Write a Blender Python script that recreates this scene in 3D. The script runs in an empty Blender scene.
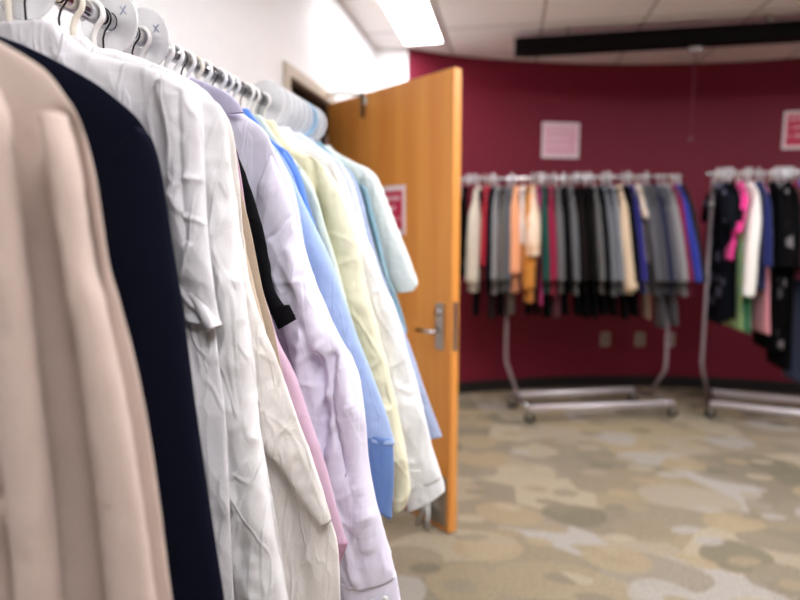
import bpy, bmesh, math, random
import numpy as np
from mathutils import Vector, noise
R = math.radians; PI = math.pi
COL = bpy.context.scene.collection
random.seed(7)
# ------------------------------------------------------------------ camera
FPX = 600.0; PITCH = R(7); YAW = R(10.31); EYE = 1.41
def atY(px, py, Y):
    """X and Z, in the room, of the thing seen at a pixel and hanging at depth Y"""
    cx = px-400; cy = 300-py
    up = cy*math.cos(PITCH)-FPX*math.sin(PITCH); fw = FPX*math.cos(PITCH)+cy*math.sin(PITCH)
    X = cx*math.cos(YAW)-fw*math.sin(YAW); Yd = fw*math.cos(YAW)+cx*math.sin(YAW)
    t = Y/Yd
    return X*t, up*t+EYE
cd = bpy.data.cameras.new('camera'); cam = bpy.data.objects.new('camera', cd); COL.objects.link(cam)
cam.location = (0, 0, EYE); cam.rotation_euler = (R(90)-PITCH, 0, YAW)
cd.sensor_width = 36; cd.lens = 27; cd.clip_start = .02
cd.dof.use_dof = True; cd.dof.focus_distance = .86; cd.dof.aperture_fstop = 2.2
bpy.context.scene.camera = cam
# ------------------------------------------------------------------ materials
def lin(c):
    return tuple(((v/255)/12.92 if v/255 <= .04045 else ((v/255+.055)/1.055)**2.4) for v in c)+(1,)
MC = {}
def base_mat(name):
    m = bpy.data.materials.new(name); m.use_nodes = True
    nt = m.node_tree; b = nt.nodes['Principled BSDF']
    return m, nt, b
def N(nt, t, **kw):
    n = nt.nodes.new(t)
    for k, v in kw.items():
        if k.startswith('i_'): n.inputs[k[2:].replace('_', ' ')].default_value = v
        else: setattr(n, k, v)
    return n
def L(nt, a, b): nt.links.new(a, b)
def plain(name, rgb, rough=.5, metal=0., trans=0., bump=0, bscale=80, emis=0, alpha=1., spec=.5):
    if name in MC: return MC[name]
    m, nt, b = base_mat(name)
    b.inputs['Roughness'].default_value = rough; b.inputs['Metallic'].default_value = metal
    b.inputs['Transmission Weight'].default_value = trans
    b.inputs['Specular IOR Level'].default_value = spec
    b.inputs['Alpha'].default_value = alpha
    co = N(nt, 'ShaderNodeTexCoord'); no = N(nt, 'ShaderNodeTexNoise', i_Scale=bscale*.15, i_Detail=3.)
    L(nt, co.outputs['Object'], no.inputs['Vector'])
    mx = N(nt, 'ShaderNodeMix', data_type='RGBA'); c = lin(rgb)
    mx.inputs[6].default_value = tuple(v*.95 for v in c[:3])+(1,); mx.inputs[7].default_value = c
    L(nt, no.outputs['Fac'], mx.inputs[0]); L(nt, mx.outputs[2], b.inputs['Base Color'])
    if bump:
        n2 = N(nt, 'ShaderNodeTexNoise', i_Scale=float(bscale), i_Detail=4.)
        L(nt, co.outputs['Object'], n2.inputs['Vector'])
        bp = N(nt, 'ShaderNodeBump', i_Strength=bump, i_Distance=.01)
        L(nt, n2.outputs['Fac'], bp.inputs['Height']); L(nt, bp.outputs[0], b.inputs['Normal'])
    if emis:
        b.inputs['Emission Color'].default_value = lin(rgb); b.inputs['Emission Strength'].default_value = emis
    MC[name] = m; return m
def fabric(rgb, kind='plain', rgb2=None, sheen=.15, scale=1.):
    key = ('fab', rgb, kind, rgb2, scale)
    if key in MC: return MC[key]
    m, nt, b = base_mat('%s_cloth' % kind)
    b.inputs['Roughness'].default_value = .88; b.inputs['Specular IOR Level'].default_value = .2
    if max(rgb) < 60: sheen = 0; b.inputs['Specular IOR Level'].default_value = .06
    b.inputs['Sheen Weight'].default_value = sheen; b.inputs['Sheen Roughness'].default_value = .5
    co = N(nt, 'ShaderNodeTexCoord'); v = co.outputs['Object']
    c = lin(rgb) if max(rgb) >= 60 else tuple(x*.6 for x in lin(rgb)[:3])+(1,)
    # slubs and mottling of the thread
    mp = N(nt, 'ShaderNodeMapping'); mp.inputs['Scale'].default_value = (260*scale, 260*scale, 1500*scale)
    L(nt, v, mp.inputs[0])
    n1 = N(nt, 'ShaderNodeTexNoise', i_Scale=1., i_Detail=2.); L(nt, mp.outputs[0], n1.inputs['Vector'])
    mp2 = N(nt, 'ShaderNodeMapping'); mp2.inputs['Scale'].default_value = (1500*scale, 1500*scale, 200*scale)
    L(nt, v, mp2.inputs[0])
    n2 = N(nt, 'ShaderNodeTexNoise', i_Scale=1., i_Detail=2.); L(nt, mp2.outputs[0], n2.inputs['Vector'])
    ad = N(nt, 'ShaderNodeMath', operation='ADD'); L(nt, n1.outputs['Fac'], ad.inputs[0]); L(nt, n2.outputs['Fac'], ad.inputs[1])
    mr = N(nt, 'ShaderNodeMapRange'); mr.inputs['From Min'].default_value = .7; mr.inputs['From Max'].default_value = 1.3
    L(nt, ad.outputs[0], mr.inputs['Value'])
    mx = N(nt, 'ShaderNodeMix', data_type='RGBA')
    dark = {'linen': .93, 'wool': .88, 'tweed': .6}.get(kind, .98)
    mx.inputs[6].default_value = tuple(x*dark for x in c[:3])+(1,); mx.inputs[7].default_value = tuple(min(1, x*1.02) for x in c[:3])+(1,)
    L(nt, mr.outputs[0], mx.inputs[0]); colout = mx.outputs[2]
    if kind in ('stripe', 'check'):
        c2 = lin(rgb2); last = colout
        for ax in (['X'] if kind == 'stripe' else ['X', 'Z']):
            w = N(nt, 'ShaderNodeTexWave', bands_direction=ax, i_Scale=42.*scale, i_Distortion=.4); L(nt, v, w.inputs['Vector'])
            rp = N(nt, 'ShaderNodeMapRange'); rp.inputs['From Min'].default_value = .6; rp.inputs['From Max'].default_value = .8
            L(nt, w.outputs['Fac'], rp.inputs['Value'])
            m2 = N(nt, 'ShaderNodeMix', data_type='RGBA'); m2.inputs[7].default_value = c2
            L(nt, rp.outputs[0], m2.inputs[0]); L(nt, last, m2.inputs[6]); last = m2.outputs[2]
        colout = last
    if kind == 'print':
        vo = N(nt, 'ShaderNodeTexVoronoi', i_Scale=16.*scale); L(nt, v, vo.inputs['Vector'])
        rp = N(nt, 'ShaderNodeMapRange'); rp.inputs['From Min'].default_value = .36; rp.inputs['From Max'].default_value = .28
        L(nt, vo.outputs['Distance'], rp.inputs['Value'])
        m2 = N(nt, 'ShaderNodeMix', data_type='RGBA'); m2.inputs[7].default_value = lin(rgb2)
        L(nt, rp.outputs[0], m2.inputs[0]); L(nt, colout, m2.inputs[6]); colout = m2.outputs[2]
    L(nt, colout, b.inputs['Base Color'])
    # weave plus fine rumples
    wz = N(nt, 'ShaderNodeTexNoise', i_Scale=7., i_Detail=1.); L(nt, v, wz.inputs['Vector'])
    wm = N(nt, 'ShaderNodeMix', data_type='RGBA', blend_type='LINEAR_LIGHT'); wm.inputs[0].default_value = .03; L(nt, v, wm.inputs[6]); L(nt, wz.outputs['Color'], wm.inputs[7])
    last = None
    for sc_, an_, am_ in ((1., .45, 1.), (1.9, -.7, .5)):
        mp3 = N(nt, 'ShaderNodeMapping'); mp3.inputs['Rotation'].default_value = (0, an_, 0); mp3.inputs['Scale'].default_value = (20*sc_, 6*sc_, 7*sc_); L(nt, wm.outputs[2], mp3.inputs[0])
        v3 = N(nt, 'ShaderNodeTexVoronoi', feature='F1', i_Scale=1.); L(nt, mp3.outputs[0], v3.inputs['Vector'])
        a3 = N(nt, 'ShaderNodeMath', operation='MULTIPLY'); a3.inputs[1].default_value = am_; L(nt, v3.outputs['Distance'], a3.inputs[0])
        if last is None: last = a3.outputs[0]
        else:
            q3 = N(nt, 'ShaderNodeMath', operation='ADD'); L(nt, last, q3.inputs[0]); L(nt, a3.outputs[0], q3.inputs[1]); last = q3.outputs[0]
    if kind not in ('wool', 'tweed'):
        for sc_, an_, off_ in ((1., .6, 0.), (1.3, -.5, 4.)):
            mp4 = N(nt, 'ShaderNodeMapping'); mp4.inputs['Location'].default_value = (off_, 0, off_); mp4.inputs['Rotation'].default_value = (0, an_, 0); mp4.inputs['Scale'].default_value = (15*sc_, 5*sc_, 5*sc_); L(nt, v, mp4.inputs[0])
            n4 = N(nt, 'ShaderNodeTexNoise', i_Scale=1., i_Detail=1.5, i_Distortion=.5); L(nt, mp4.outputs[0], n4.inputs['Vector'])
            s4 = N(nt, 'ShaderNodeMath', operation='SUBTRACT'); s4.inputs[1].default_value = .5; L(nt, n4.outputs['Fac'], s4.inputs[0])
            a4 = N(nt, 'ShaderNodeMath', operation='ABSOLUTE'); L(nt, s4.outputs[0], a4.inputs[0])
            r4 = N(nt, 'ShaderNodeMapRange'); r4.inputs['From Min'].default_value = 0; r4.inputs['From Max'].default_value = .035; r4.inputs['To Min'].default_value = .12; r4.inputs['To Max'].default_value = 0; L(nt, a4.outputs[0], r4.inputs['Value'])
            q4 = N(nt, 'ShaderNodeMath', operation='ADD'); L(nt, last, q4.inputs[0]); L(nt, r4.outputs[0], q4.inputs[1]); last = q4.outputs[0]
    b1 = N(nt, 'ShaderNodeBump', i_Distance=.015); b1.inputs['Strength'].default_value = {'linen': .72, 'wool': .03, 'satin': .25, 'tweed': .1}.get(kind, .3)
    L(nt, last, b1.inputs['Height'])
    b2 = N(nt, 'ShaderNodeBump', i_Distance=.0006); b2.inputs['Strength'].default_value = .55 if kind in ('linen', 'wool', 'tweed') else .25
    L(nt, ad.outputs[0], b2.inputs['Height']); L(nt, b1.outputs[0], b2.inputs['Normal']); L(nt, b2.outputs[0], b.inputs['Normal'])
    MC[key] = m; return m
chrome = plain('chrome', (205, 205, 208), .12, 1.)
steel = plain('brushed_steel', (190, 188, 184), .35, 1.)
white_plastic = plain('white_plastic', (238, 236, 234), .35)
ivory_plastic = plain('ivory_plastic', (232, 224, 208), .35)
black_plastic = plain('black_plastic', (16, 16, 18), .35)
black_wire = plain('black_wire', (12, 12, 14), .25, .3)
clear_plastic = plain('clear_plastic', (250, 250, 252), .25, alpha=.55)
post_m = plain('satin_post', (150, 136, 140), .5, .5)
silver = plain('lit_bar_chrome', (214, 208, 212), .35, .25)  # chrome base bars; the ceiling light they catch is painted as pale silver
blue_plastic = plain('blue_plastic', (176, 208, 234), .3)
grey_print = plain('grey_print', (130, 138, 165), .6)
rubber = plain('rubber', (25, 25, 27), .6)
# ------------------------------------------------------------------ objects
def tag(o, label=None, cat=None, group=None, kind=None):
    if label: o['label'] = label
    if cat: o['category'] = cat
    if group: o['group'] = group
    if kind: o['kind'] = kind
    return o
def empty(name, loc, rot=(0, 0, 0), **k):
    o = bpy.data.objects.new(name, None); COL.objects.link(o); o.empty_display_size = .05
    o.location = loc; o.rotation_euler = rot
    return tag(o, **k)
def link(name, me, mat, parent=None, smooth=True):
    if mat: me.materials.append(mat)
    if smooth:
        me.polygons.foreach_set('use_smooth', [True]*len(me.polygons))
    o = bpy.data.objects.new(name, me); COL.objects.link(o)
    if parent: o.parent = parent
    return o
def frombm(name, bm, mat, parent=None, smooth=False, bevel=0):
    bmesh.ops.recalc_face_normals(bm, faces=bm.faces[:])
    me = bpy.data.meshes.new(name); bm.to_mesh(me); bm.free()
    o = link(name, me, mat, parent, smooth)
    if bevel:
        md = o.modifiers.new('bevel', 'BEVEL'); md.width = bevel; md.segments = 2; md.limit_method = 'ANGLE'
    return o
def addbox(bm, x0, x1, y0, y1, z0, z1):
    vs = [bm.verts.new((x, y, z)) for x in (x0, x1) for y in (y0, y1) for z in (z0, z1)]
    for f in ((0, 1, 3, 2), (4, 6, 7, 5), (0, 4, 5, 1), (2, 3, 7, 6), (0, 2, 6, 4), (1, 5, 7, 3)):
        bm.faces.new([vs[i] for i in f])
def box(name, x0, x1, y0, y1, z0, z1, mat, parent=None, bevel=0):
    bm = bmesh.new(); addbox(bm, x0, x1, y0, y1, z0, z1)
    return frombm(name, bm, mat, parent, False, bevel)
def addtube(bm, pts, r, n=8, flat=1.):
    pts = [Vector(p) for p in pts]; rings = []; prev = None
    for i, p in enumerate(pts):
        d = (pts[min(i+1, len(pts)-1)]-pts[max(i-1, 0)]).normalized()
        if prev is None:
            a = Vector((0, 1, 0)) if abs(d.y) < .9 else Vector((1, 0, 0))
            prev = (a-d*a.dot(d)).normalized()
        prev = (prev-d*prev.dot(d)).normalized(); q = d.cross(prev)
        rr = r[i] if isinstance(r, (list, tuple)) else r
        rings.append([bm.verts.new(p+prev*math.cos(2*PI*k/n)*rr*flat+q*math.sin(2*PI*k/n)*rr) for k in range(n)])
    for a, b in zip(rings[:-1], rings[1:]):
        for k in range(n): bm.faces.new((a[k], a[(k+1) % n], b[(k+1) % n], b[k]))
    bm.faces.new(rings[0][::-1]); bm.faces.new(rings[-1])
def tube(name, pts, r, mat, parent=None, n=8, flat=1.):
    bm = bmesh.new(); addtube(bm, pts, r, n, flat)
    return frombm(name, bm, mat, parent, True)
# ------------------------------------------------------------------ cloth surfaces
def crom(pts, n, ts=None):
    """resample a polyline as a smooth curve at n even arc lengths"""
    P = np.array(pts, float)
    if len(P) == 2: P = np.array([P[0], P[0]*.5+P[1]*.5, P[1]])
    Q = np.vstack([2*P[0]-P[1], P, 2*P[-1]-P[-2]]); out = []
    for i in range(1, len(Q)-2):
        p0, p1, p2, p3 = Q[i-1:i+3]
        for t in np.linspace(0, 1, 14, endpoint=False):
            out.append(.5*((2*p1)+(p2-p0)*t+(2*p0-5*p1+4*p2-p3)*t*t+(3*p1-p0-3*p2+p3)*t**3))
    out.append(P[-1]); out = np.array(out)
    s = np.concatenate([[0], np.cumsum(np.linalg.norm(np.diff(out, axis=0), axis=1))]); s /= s[-1]
    tt = np.linspace(0, 1, n)
    return np.stack([np.interp(tt, s, out[:, k]) for k in range(P.shape[1])], 1)
def lerplist(v, n):
    if not isinstance(v, (list, tuple)): return np.full(n, float(v))
    return np.interp(np.linspace(0, 1, n), np.linspace(0, 1, len(v)), v)
def surf(name, Lp, Rp, th, parent, mat, yo=0., nu=48, nv=90, folds=(), drape=.004, crease=.003, fine=.0006, seed=0, freq=1., roll=1., pinch=.86):
    """closed cloth tube between a left and a right outline in the garment's own plane"""
    A = crom(Lp, nv); B = crom(Rp, nv); T = lerplist(th, nv); Yo = lerplist(yo, nv)
    co = []
    for j in range(nv):
        for i in range(nu):
            a = 2*PI*i/nu; s = .5-.5*math.cos(a); sn = math.sin(a)
            y = -math.copysign(abs(sn)**roll, sn)*T[j]+Yo[j]
            co.append((A[j, 0]+(B[j, 0]-A[j, 0])*s, y, A[j, 1]+(B[j, 1]-A[j, 1])*s))
    co = np.array(co)
    # custom folds: raise or sink the front
    for pts, amp, wd in folds:
        F = crom(pts, 40); D = co[:, None, [0, 2]]-F[None]; dd = np.sqrt((D**2).sum(2)).min(1)
        g = np.exp(-(dd/wd)**2)*amp
        front = np.tile(np.clip(np.sin(2*PI*np.arange(nu)/nu)*3, 0, 1), nv)
        co[:, 1] -= g*front
    G = co.reshape(nv, nu, 3)
    du = np.roll(G, -1, 1)-np.roll(G, 1, 1); dv = np.gradient(G, axis=0)
    nn = np.cross(du, dv); nn /= (np.linalg.norm(nn, axis=2, keepdims=True)+1e-9); nn = nn.reshape(-1, 3)
    ctr = (G-G.mean(1, keepdims=True)).reshape(-1, 3)
    if (nn*ctr).sum() < 0: nn = -nn
    dsp = np.zeros(len(co)); o = seed*7.31
    for k in range(len(co)):
        x, y, z = co[k]; yy = y*6 + (3. if y > Yo[k//nu] else 0)
        t = (k//nu)/(nv-1)
        d = 0.
        if drape: d += drape*noise.noise(Vector((x*16*freq+o, yy, z*2.2*freq+o)))*min(1, .25+t*1.6)*1.6
        if crease:
            w = noise.noise(Vector((x*5*freq, yy*.3, z*5*freq+o)))
            f1 = noise.voronoi(Vector(((x+z*.45)*13*freq+o+w*.6, yy*.5, (z-x*.4)*4.6*freq+w*.8)))[0][0]
            f2 = noise.voronoi(Vector(((x*.7-z*.5)*24*freq+o*2+w, yy*.5, (x*.5+z)*9*freq-o)))[0][0]
            d += crease*((f1-.42)*2.9+(f2-.42)*1.5)
            if crease > .0016:
                n3_ = noise.noise(Vector(((x+z*.7)*11*freq-o, yy*.4, (z-x*.8)*5.5*freq+o+w)))
                n4_ = noise.noise(Vector(((x-z*.5)*14*freq+o, yy*.4+4, (z+x*.6)*6.5*freq-w)))
                d += crease*.55*(max(0, 1-abs(n3_)*11)+max(0, 1-abs(n4_)*12))*min(1, t*3+.3)
        if fine: d += fine*noise.noise(Vector((x*70+o, y*70, z*70)))*2
        dsp[k] = d*(.12+.88*abs(math.sin(2*PI*(k % nu)/nu)))
    co = co+nn*dsp[:, None]
    vs = [tuple(c) for c in co]
    G = co.reshape(nv, nu, 3)
    # turned-in hem: the edge folds back up inside
    c = G[-1].mean(0); n0 = len(vs)
    hw_ = float(np.linalg.norm(B[-1]-A[-1]))
    for sc, up in ((pinch, .001), (pinch*.93, min(.03, hw_*.25))):
        for i in range(nu):
            p = c+(G[-1, i]-c)*sc; vs.append((p[0]+(A[-4, 0]+B[-4, 0]-A[-1, 0]-B[-1, 0])*.5*up/.03, p[1], p[2]+up))
    fs = []
    for j in range(nv+1):
        for i in range(nu):
            k = (i+1) % nu; fs.append((j*nu+i, (j+1)*nu+i, (j+1)*nu+k, j*nu+k))
    fs.append([(nv+1)*nu+i for i in range(nu)]); fs.append([i for i in range(nu)][::-1])
    me = bpy.data.meshes.new(name); me.from_pydata(vs, [], [tuple(f) for f in fs]); me.update()
    bm = bmesh.new(); bm.from_mesh(me); bmesh.ops.recalc_face_normals(bm, faces=bm.faces[:]); bm.to_mesh(me); bm.free()
    return link(name, me, mat, parent, True)
def collar(parent, mat, z=-.078, w=.062, d=.026, h=.030, fall=.04, name='collar', flare=.016):
    """a stand with the leaf folded down over it, open at the front"""
    prof = [(0, 0), (0, h*.6), (.001, h), (.005, h+.003), (.009, h-.001), (.010+flare*.5, h-fall*.5), (.010+flare, h-fall), (.007+flare, h-fall+.001), (.006, h*.5), (.003, 0)]
    nt_ = 36; vs = []; fs = []
    for i in range(nt_):
        a = R(-90+14)+R(332)*i/(nt_-1)
        tip = 1+.55*math.exp(-(min(i, nt_-1-i)/2.)**2)
        for q, (r, zz) in enumerate(prof):
            f = tip if 4 < q < 8 else 1
            z2 = zz if not 4 < q < 8 else h-(h-zz)*f
            vs.append(((w+r)*math.cos(a), (d+r*.8)*math.sin(a), z+z2-.02*(1-math.sin(a))*.5))
    m = len(prof)
    for i in range(nt_-1):
        for q in range(m):
            k = (q+1) % m; fs.append((i*m+q, (i+1)*m+q, (i+1)*m+k, i*m+k))
    fs.append(tuple(range(m))); fs.append(tuple(range((nt_-1)*m, nt_*m))[::-1])
    me = bpy.data.meshes.new(name); me.from_pydata(vs, [], fs); me.update()
    bm = bmesh.new(); bm.from_mesh(me); bmesh.ops.recalc_face_normals(bm, faces=bm.faces[:]); bm.to_mesh(me); bm.free()
    return link(name, me, mat, parent, True)
# ------------------------------------------------------------------ hangers and size rings
ROD_R = .0125
def hanger(loc, rz, kind, label, group, tilt=0., drop=.0, tip=.175):
    e = empty('clothes_hanger', loc, (tilt, 0, rz), label=label, cat='hanger', group=group)
    hm = {'white': white_plastic, 'ivory': ivory_plastic, 'black': black_plastic, 'wire': black_wire, 'steel': chrome}[kind]
    wire = kind in ('wire', 'steel'); r = .0013 if wire else .0033
    rr = ROD_R+r+.0006; cz = -.0006
    pts = [(rr*math.cos(R(a)), 0, cz+rr*math.sin(R(a))) for a in range(205, -61, -16)]
    pts += [(rr*.25, 0, -rr*1.25), (0, 0, -rr*1.9), (0, 0, -.082+drop)]
    tube('hook', pts, r, hm if kind != 'black' else chrome, e, 8, 1. if wire else 1.3)
    q = .0022 if wire else .0045
    pts = [(0, 0, -.082+drop), (.03, 0, -.090+drop), (tip*.7, 0, -.118+drop), (tip, 0, -.137+drop), (tip+.006, 0, -.145+drop), (tip, 0, -.151+drop), (tip*.6, 0, -.149+drop), (0, 0, -.148+drop)]
    allp = pts+[(-x, y, z) for x, y, z in pts[::-1]][1:-1]+[pts[0]]
    tube('arms', allp, q, hm, e, 8)
    if wire or kind == 'black':
        bm = bmesh.new(); bmesh.ops.create_uvsphere(bm, u_segments=10, v_segments=6, radius=.006); bmesh.ops.translate(bm, verts=bm.verts, vec=(0, 0, -.078+drop))
        frombm('neck_cap', bm, black_plastic, e, True)
    return e
def size_ring(loc, rz, label, mark=None, r=.047, tinted=False, tilt=0, group='white round size rings on the near rail'):
    e = empty('size_ring', loc, (0, tilt, rz), label=label, cat='size ring', group=group)
    bm = bmesh.new(); n = 40; hr = ROD_R+.001; rows = []
    prof = [(hr, -.001), (hr, .001), (r-.003, .0008), (r-.002, .002), (r, .0016), (r, -.0016), (r-.002, -.002), (r-.003, -.0008)]
    for k in range(n):
        a = 2*PI*k/n; rows.append([bm.verts.new((q*math.cos(a), y, q*math.sin(a)-(r*0))) for q, y in prof])
    for k in range(n):
        a, b = rows[k], rows[(k+1) % n]
        for q in range(8): bm.faces.new((a[q], a[(q+1) % 8], b[(q+1) % 8], b[q]))
    frombm('ring_disc', bm, blue_plastic if tinted else clear_plastic, e, True)
    if mark:
        cu = bpy.data.curves.new('size_mark', 'FONT'); cu.body = mark; cu.size = .017; cu.extrude = .0002; cu.align_x = 'CENTER'
        t = bpy.data.objects.new('tmp', cu); COL.objects.link(t)
        dg = bpy.context.evaluated_depsgraph_get(); me = bpy.data.meshes.new_from_object(t.evaluated_get(dg))
        bpy.data.objects.remove(t)
        o = link('size_mark', me, grey_print, e, False); o.location = (.024, -.0014, .008); o.rotation_euler = (R(90), 0, 0)
    return e
# ================================================================== NEAR RAIL
RX, RZ = -.57, 1.70
GX, GY = [], []
def px2loc(pts, Y):
    out = []
    for p in pts:
        X, Z = atY(p[0], p[1], Y); out.append((X-RX, Z-RZ))
    return out
STD = [(.058, -.062), (.085, -.076), (.14, -.105), (.19, -.135)]
def mirror(pts, k=1.): return [(-u*k, z) for u, z in pts]
def near_garment(name, cat, label, Y, out, sleeve, mat, hang=('white',), th=.014, bodyend=None, folds=(), yo=-.022, sth=.02,
                 cuff=None, opts=None, sopts=None, start=None, coll=True, sleeve_mat=None, neck=True, sfolds=(), length=.78, collmat=None, nu=100, extra=()):
    opts = opts or {}; sopts = sopts or {}
    e = empty(name, (RX, Y, RZ), label=label, cat=cat, group=None)
    o = px2loc(out, Y)
    o = ([(.06, -.062)] if neck else [])+[p for p in o if p[0] > .075 or not neck]
    # carry the side seam on down to the hem
    zend = -length
    if o[-1][1] > zend: o = o+[(o[-1][0]+.01, zend)]
    bd = surf('body', mirror(o, .9), o, [.012, th, th*1.1, th*1.25, th*1.4], e, mat, 0., nu=nu, nv=150, folds=[(px2loc(f, Y), a, w) for f, a, w in folds], **opts)
    for q, (nm, el, er, ey, et) in enumerate(extra):
        surf(nm, px2loc(el, Y), px2loc(er, Y), et, e, mat, ey, nu=72, nv=120, crease=.0012, drape=.003, seed=70+q)
    if coll: collar(e, collmat or mat, z=-.105, d=.016, w=.05)
    if sleeve:
        Ls, Rs = sleeve; l = px2loc(Ls, Y); r = px2loc(Rs, Y)
        sv = surf('sleeve', l, r, [.008, sth, sth*1.05, sth, sth*.9], e, sleeve_mat or mat, yo, nu=96, nv=170, folds=[(px2loc(f, Y), a, w) for f, a, w in sfolds], **sopts)
        # the far sleeve hangs down the wall side
        far = [(-.19, -.16), (-.2, -.3), (-.215, -.5), (-.225, -.68)]; fr = [(-.185, -.15), (-.14, -.3), (-.135, -.5), (-.15, -.68)]
        surf('sleeve', far, fr, [.008, .014, .014, .012], e, mat, .004, nu=24, nv=40)
        if cuff:
            cl, cr, cm = cuff
            cf = surf('cuff', px2loc(cl, Y), px2loc(cr, Y), sth*.92, sv, cm or mat, yo, nu=56, nv=26, drape=.001, crease=.0012, seed=3)
    if hang:
        hanger((RX, Y, RZ), 0, hang[0], '%s hanger holding the %s' % ({'white': 'white plastic', 'ivory': 'ivory plastic', 'black': 'black and chrome', 'wire': 'black wire', 'steel': 'chrome wire'}[hang[0]], label.split(',')[0].split(' hanging')[0].split(' with')[0].split(' whose')[0]), 'hangers on the near rail', tip=min(.13, hang[1] if len(hang) > 1 else .13), drop=-.022)
    return e
linenA = fabric((228, 225, 228), 'linen'); linenB = fabric((232, 230, 230), 'linen'); linenC = fabric((234, 228, 222), 'linen')
# 1 beige coat
near_garment('coat', 'coat', 'beige twill coat hanging nearest of all at the left edge', .43,
    [(-60, 12), (-20, 31), (0, 42), (43, 69), (65, 96), (79, 120), (95, 175), (109, 263), (121, 305), (141, 386), (158, 490), (172, 600), (186, 680)],
    ([(-12, 110), (-10, 200), (-8, 300), (6, 400), (12, 480), (16, 560), (20, 660)],
     [(22, 112), (34, 200), (38, 280), (44, 340), (54, 400), (67, 448), (56, 474), (48, 530), (56, 660)]),
    fabric((196, 176, 164), 'wool'), ('steel', .13), th=.014, yo=-.034, sth=.017, nu=200,
    folds=[([(68, 128), (76, 190), (90, 290), (102, 400), (114, 500), (124, 620)], -.012, .012), ([(-10, 120), (-5, 300), (-10, 600)], .01, .02)],
    extra=[('lapel', [(30, 140), (35, 200), (40, 270), (47, 340), (54, 400), (60, 470), (70, 600), (74, 660)], [(48, 100), (60, 130), (66, 190), (74, 260), (83, 335), (90, 410), (98, 500), (108, 620)], -.052, .014),
           ('front_panel', [(72, 124), (80, 190), (91, 265), (101, 330), (112, 430), (122, 520), (132, 640)], [(84, 119), (100, 175), (113, 263), (125, 305), (142, 386), (159, 490), (176, 620)], -.026, .012)],
    opts=dict(crease=.0010, drape=.003, seed=1), sopts=dict(crease=.0035, drape=.004, seed=2),
    sfolds=[([(64, 452), (45, 474), (30, 490)], -.010, .007), ([(62, 436), (40, 428)], .007, .010), ([(40, 480), (34, 560), (36, 640)], .006, .01)])
# 2 navy jacket
near_garment('jacket', 'jacket', 'dark navy wool jacket hanging right behind the beige coat', .55,
    [(-26, 24), (0, 36), (26, 46), (66, 66), (109, 93), (147, 132), (160, 190), (172, 290), (188, 400), (203, 500), (216, 600), (222, 640)],
    ([(146, 131), (126, 150), (112, 180), (106, 230), (110, 300), (118, 400), (126, 500), (134, 640)],
     [(148, 130), (158, 140), (167, 168), (175, 219), (181, 262), (188, 305), (201, 410), (215, 505), (230, 600), (236, 650)]),
    fabric((20, 23, 40), 'wool', sheen=.0), ('black', .15), th=.014, yo=-.012, sth=.018, neck=False, coll=False, opts=dict(crease=.0003, drape=.002, fine=.0002, seed=4), sopts=dict(crease=.0003, drape=.002, fine=.0002, seed=5))
# 3 white linen shirt, short sleeve
near_garment('shirt', 'shirt', 'crumpled white linen shirt with short sleeve, behind the navy jacket', .63,
    [(4, 38), (42, 27), (88, 51), (120, 60), (150, 68), (178, 79), (196, 92), (203, 125), (206, 200), (211, 280), (218, 360), (226, 430), (234, 600)],
    ([(160, 84), (172, 130), (176, 200), (182, 260), (192, 318)], [(182, 82), (200, 104), (207, 160), (212, 230), (219, 290), (224, 326)]),
    linenA, ('ivory', .15), th=.013, yo=-.010, sth=.012,
    opts=dict(crease=.0034, drape=.004, seed=11), sopts=dict(crease=.004, drape=.006, seed=12, freq=1.2),
    sfolds=[([(168, 100), (172, 150), (180, 240), (190, 320)], .004, .010), ([(186, 96), (190, 150), (197, 240)], -.004, .005)],
    cuff=([(194, 292), (203, 308), (214, 329)], [(206, 290), (214, 304), (225, 324)], None))
# 4 second linen shirt: a long sleeve falling straight down
near_garment('shirt', 'shirt', 'white linen shirt with one long sleeve hanging straight down in the foreground', .68,
    [(60, 30), (100, 48), (150, 62), (190, 80), (212, 98), (226, 125), (232, 180), (238, 260), (250, 360), (262, 440), (276, 520), (288, 600)],
    ([(203, 108), (203, 150), (210, 200), (217, 280), (223, 340), (226, 400), (226, 460), (231, 530), (246, 620), (250, 660)],
     [(210, 98), (229, 112), (236, 150), (240, 200), (246, 260), (254, 330), (261, 390), (267, 440), (275, 500), (286, 560), (296, 620), (300, 660)]),
    linenB, ('white', .15), th=.012, yo=-.018, sth=.019, opts=dict(crease=.002, drape=.004, seed=14), sopts=dict(crease=.0030, drape=.005, fine=.0008, seed=15, freq=1.15))
# 5 cream-white linen shirt whose sleeve hem comes to a point
near_garment('shirt', 'shirt', 'off-white linen shirt whose folded sleeve slants down to a point before the mauve shirt', .735,
    [(90, 40), (150, 62), (200, 92), (228, 118), (238, 170), (244, 240), (256, 320), (280, 400), (312, 480), (334, 530), (339, 570), (340, 640)],
    ([(232, 150), (237, 200), (243, 260), (251, 330), (259, 390), (267, 438), (288, 462), (304, 488), (326, 516)],
     [(233, 150), (240, 200), (253, 268), (268, 320), (281, 353), (294, 390), (309, 432), (319, 460), (329, 494), (335, 514)]),
    linenC, ('ivory', .15), th=.010, yo=-.02, sth=.008, opts=dict(crease=.0025, drape=.004, seed=17), sopts=dict(crease=.0024, drape=.003, seed=18, freq=1.2), length=.80,
    folds=[([(285, 470), (295, 540), (305, 620)], -.008, .008), ([(300, 480), (318, 540), (325, 620)], .006, .008)])
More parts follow.
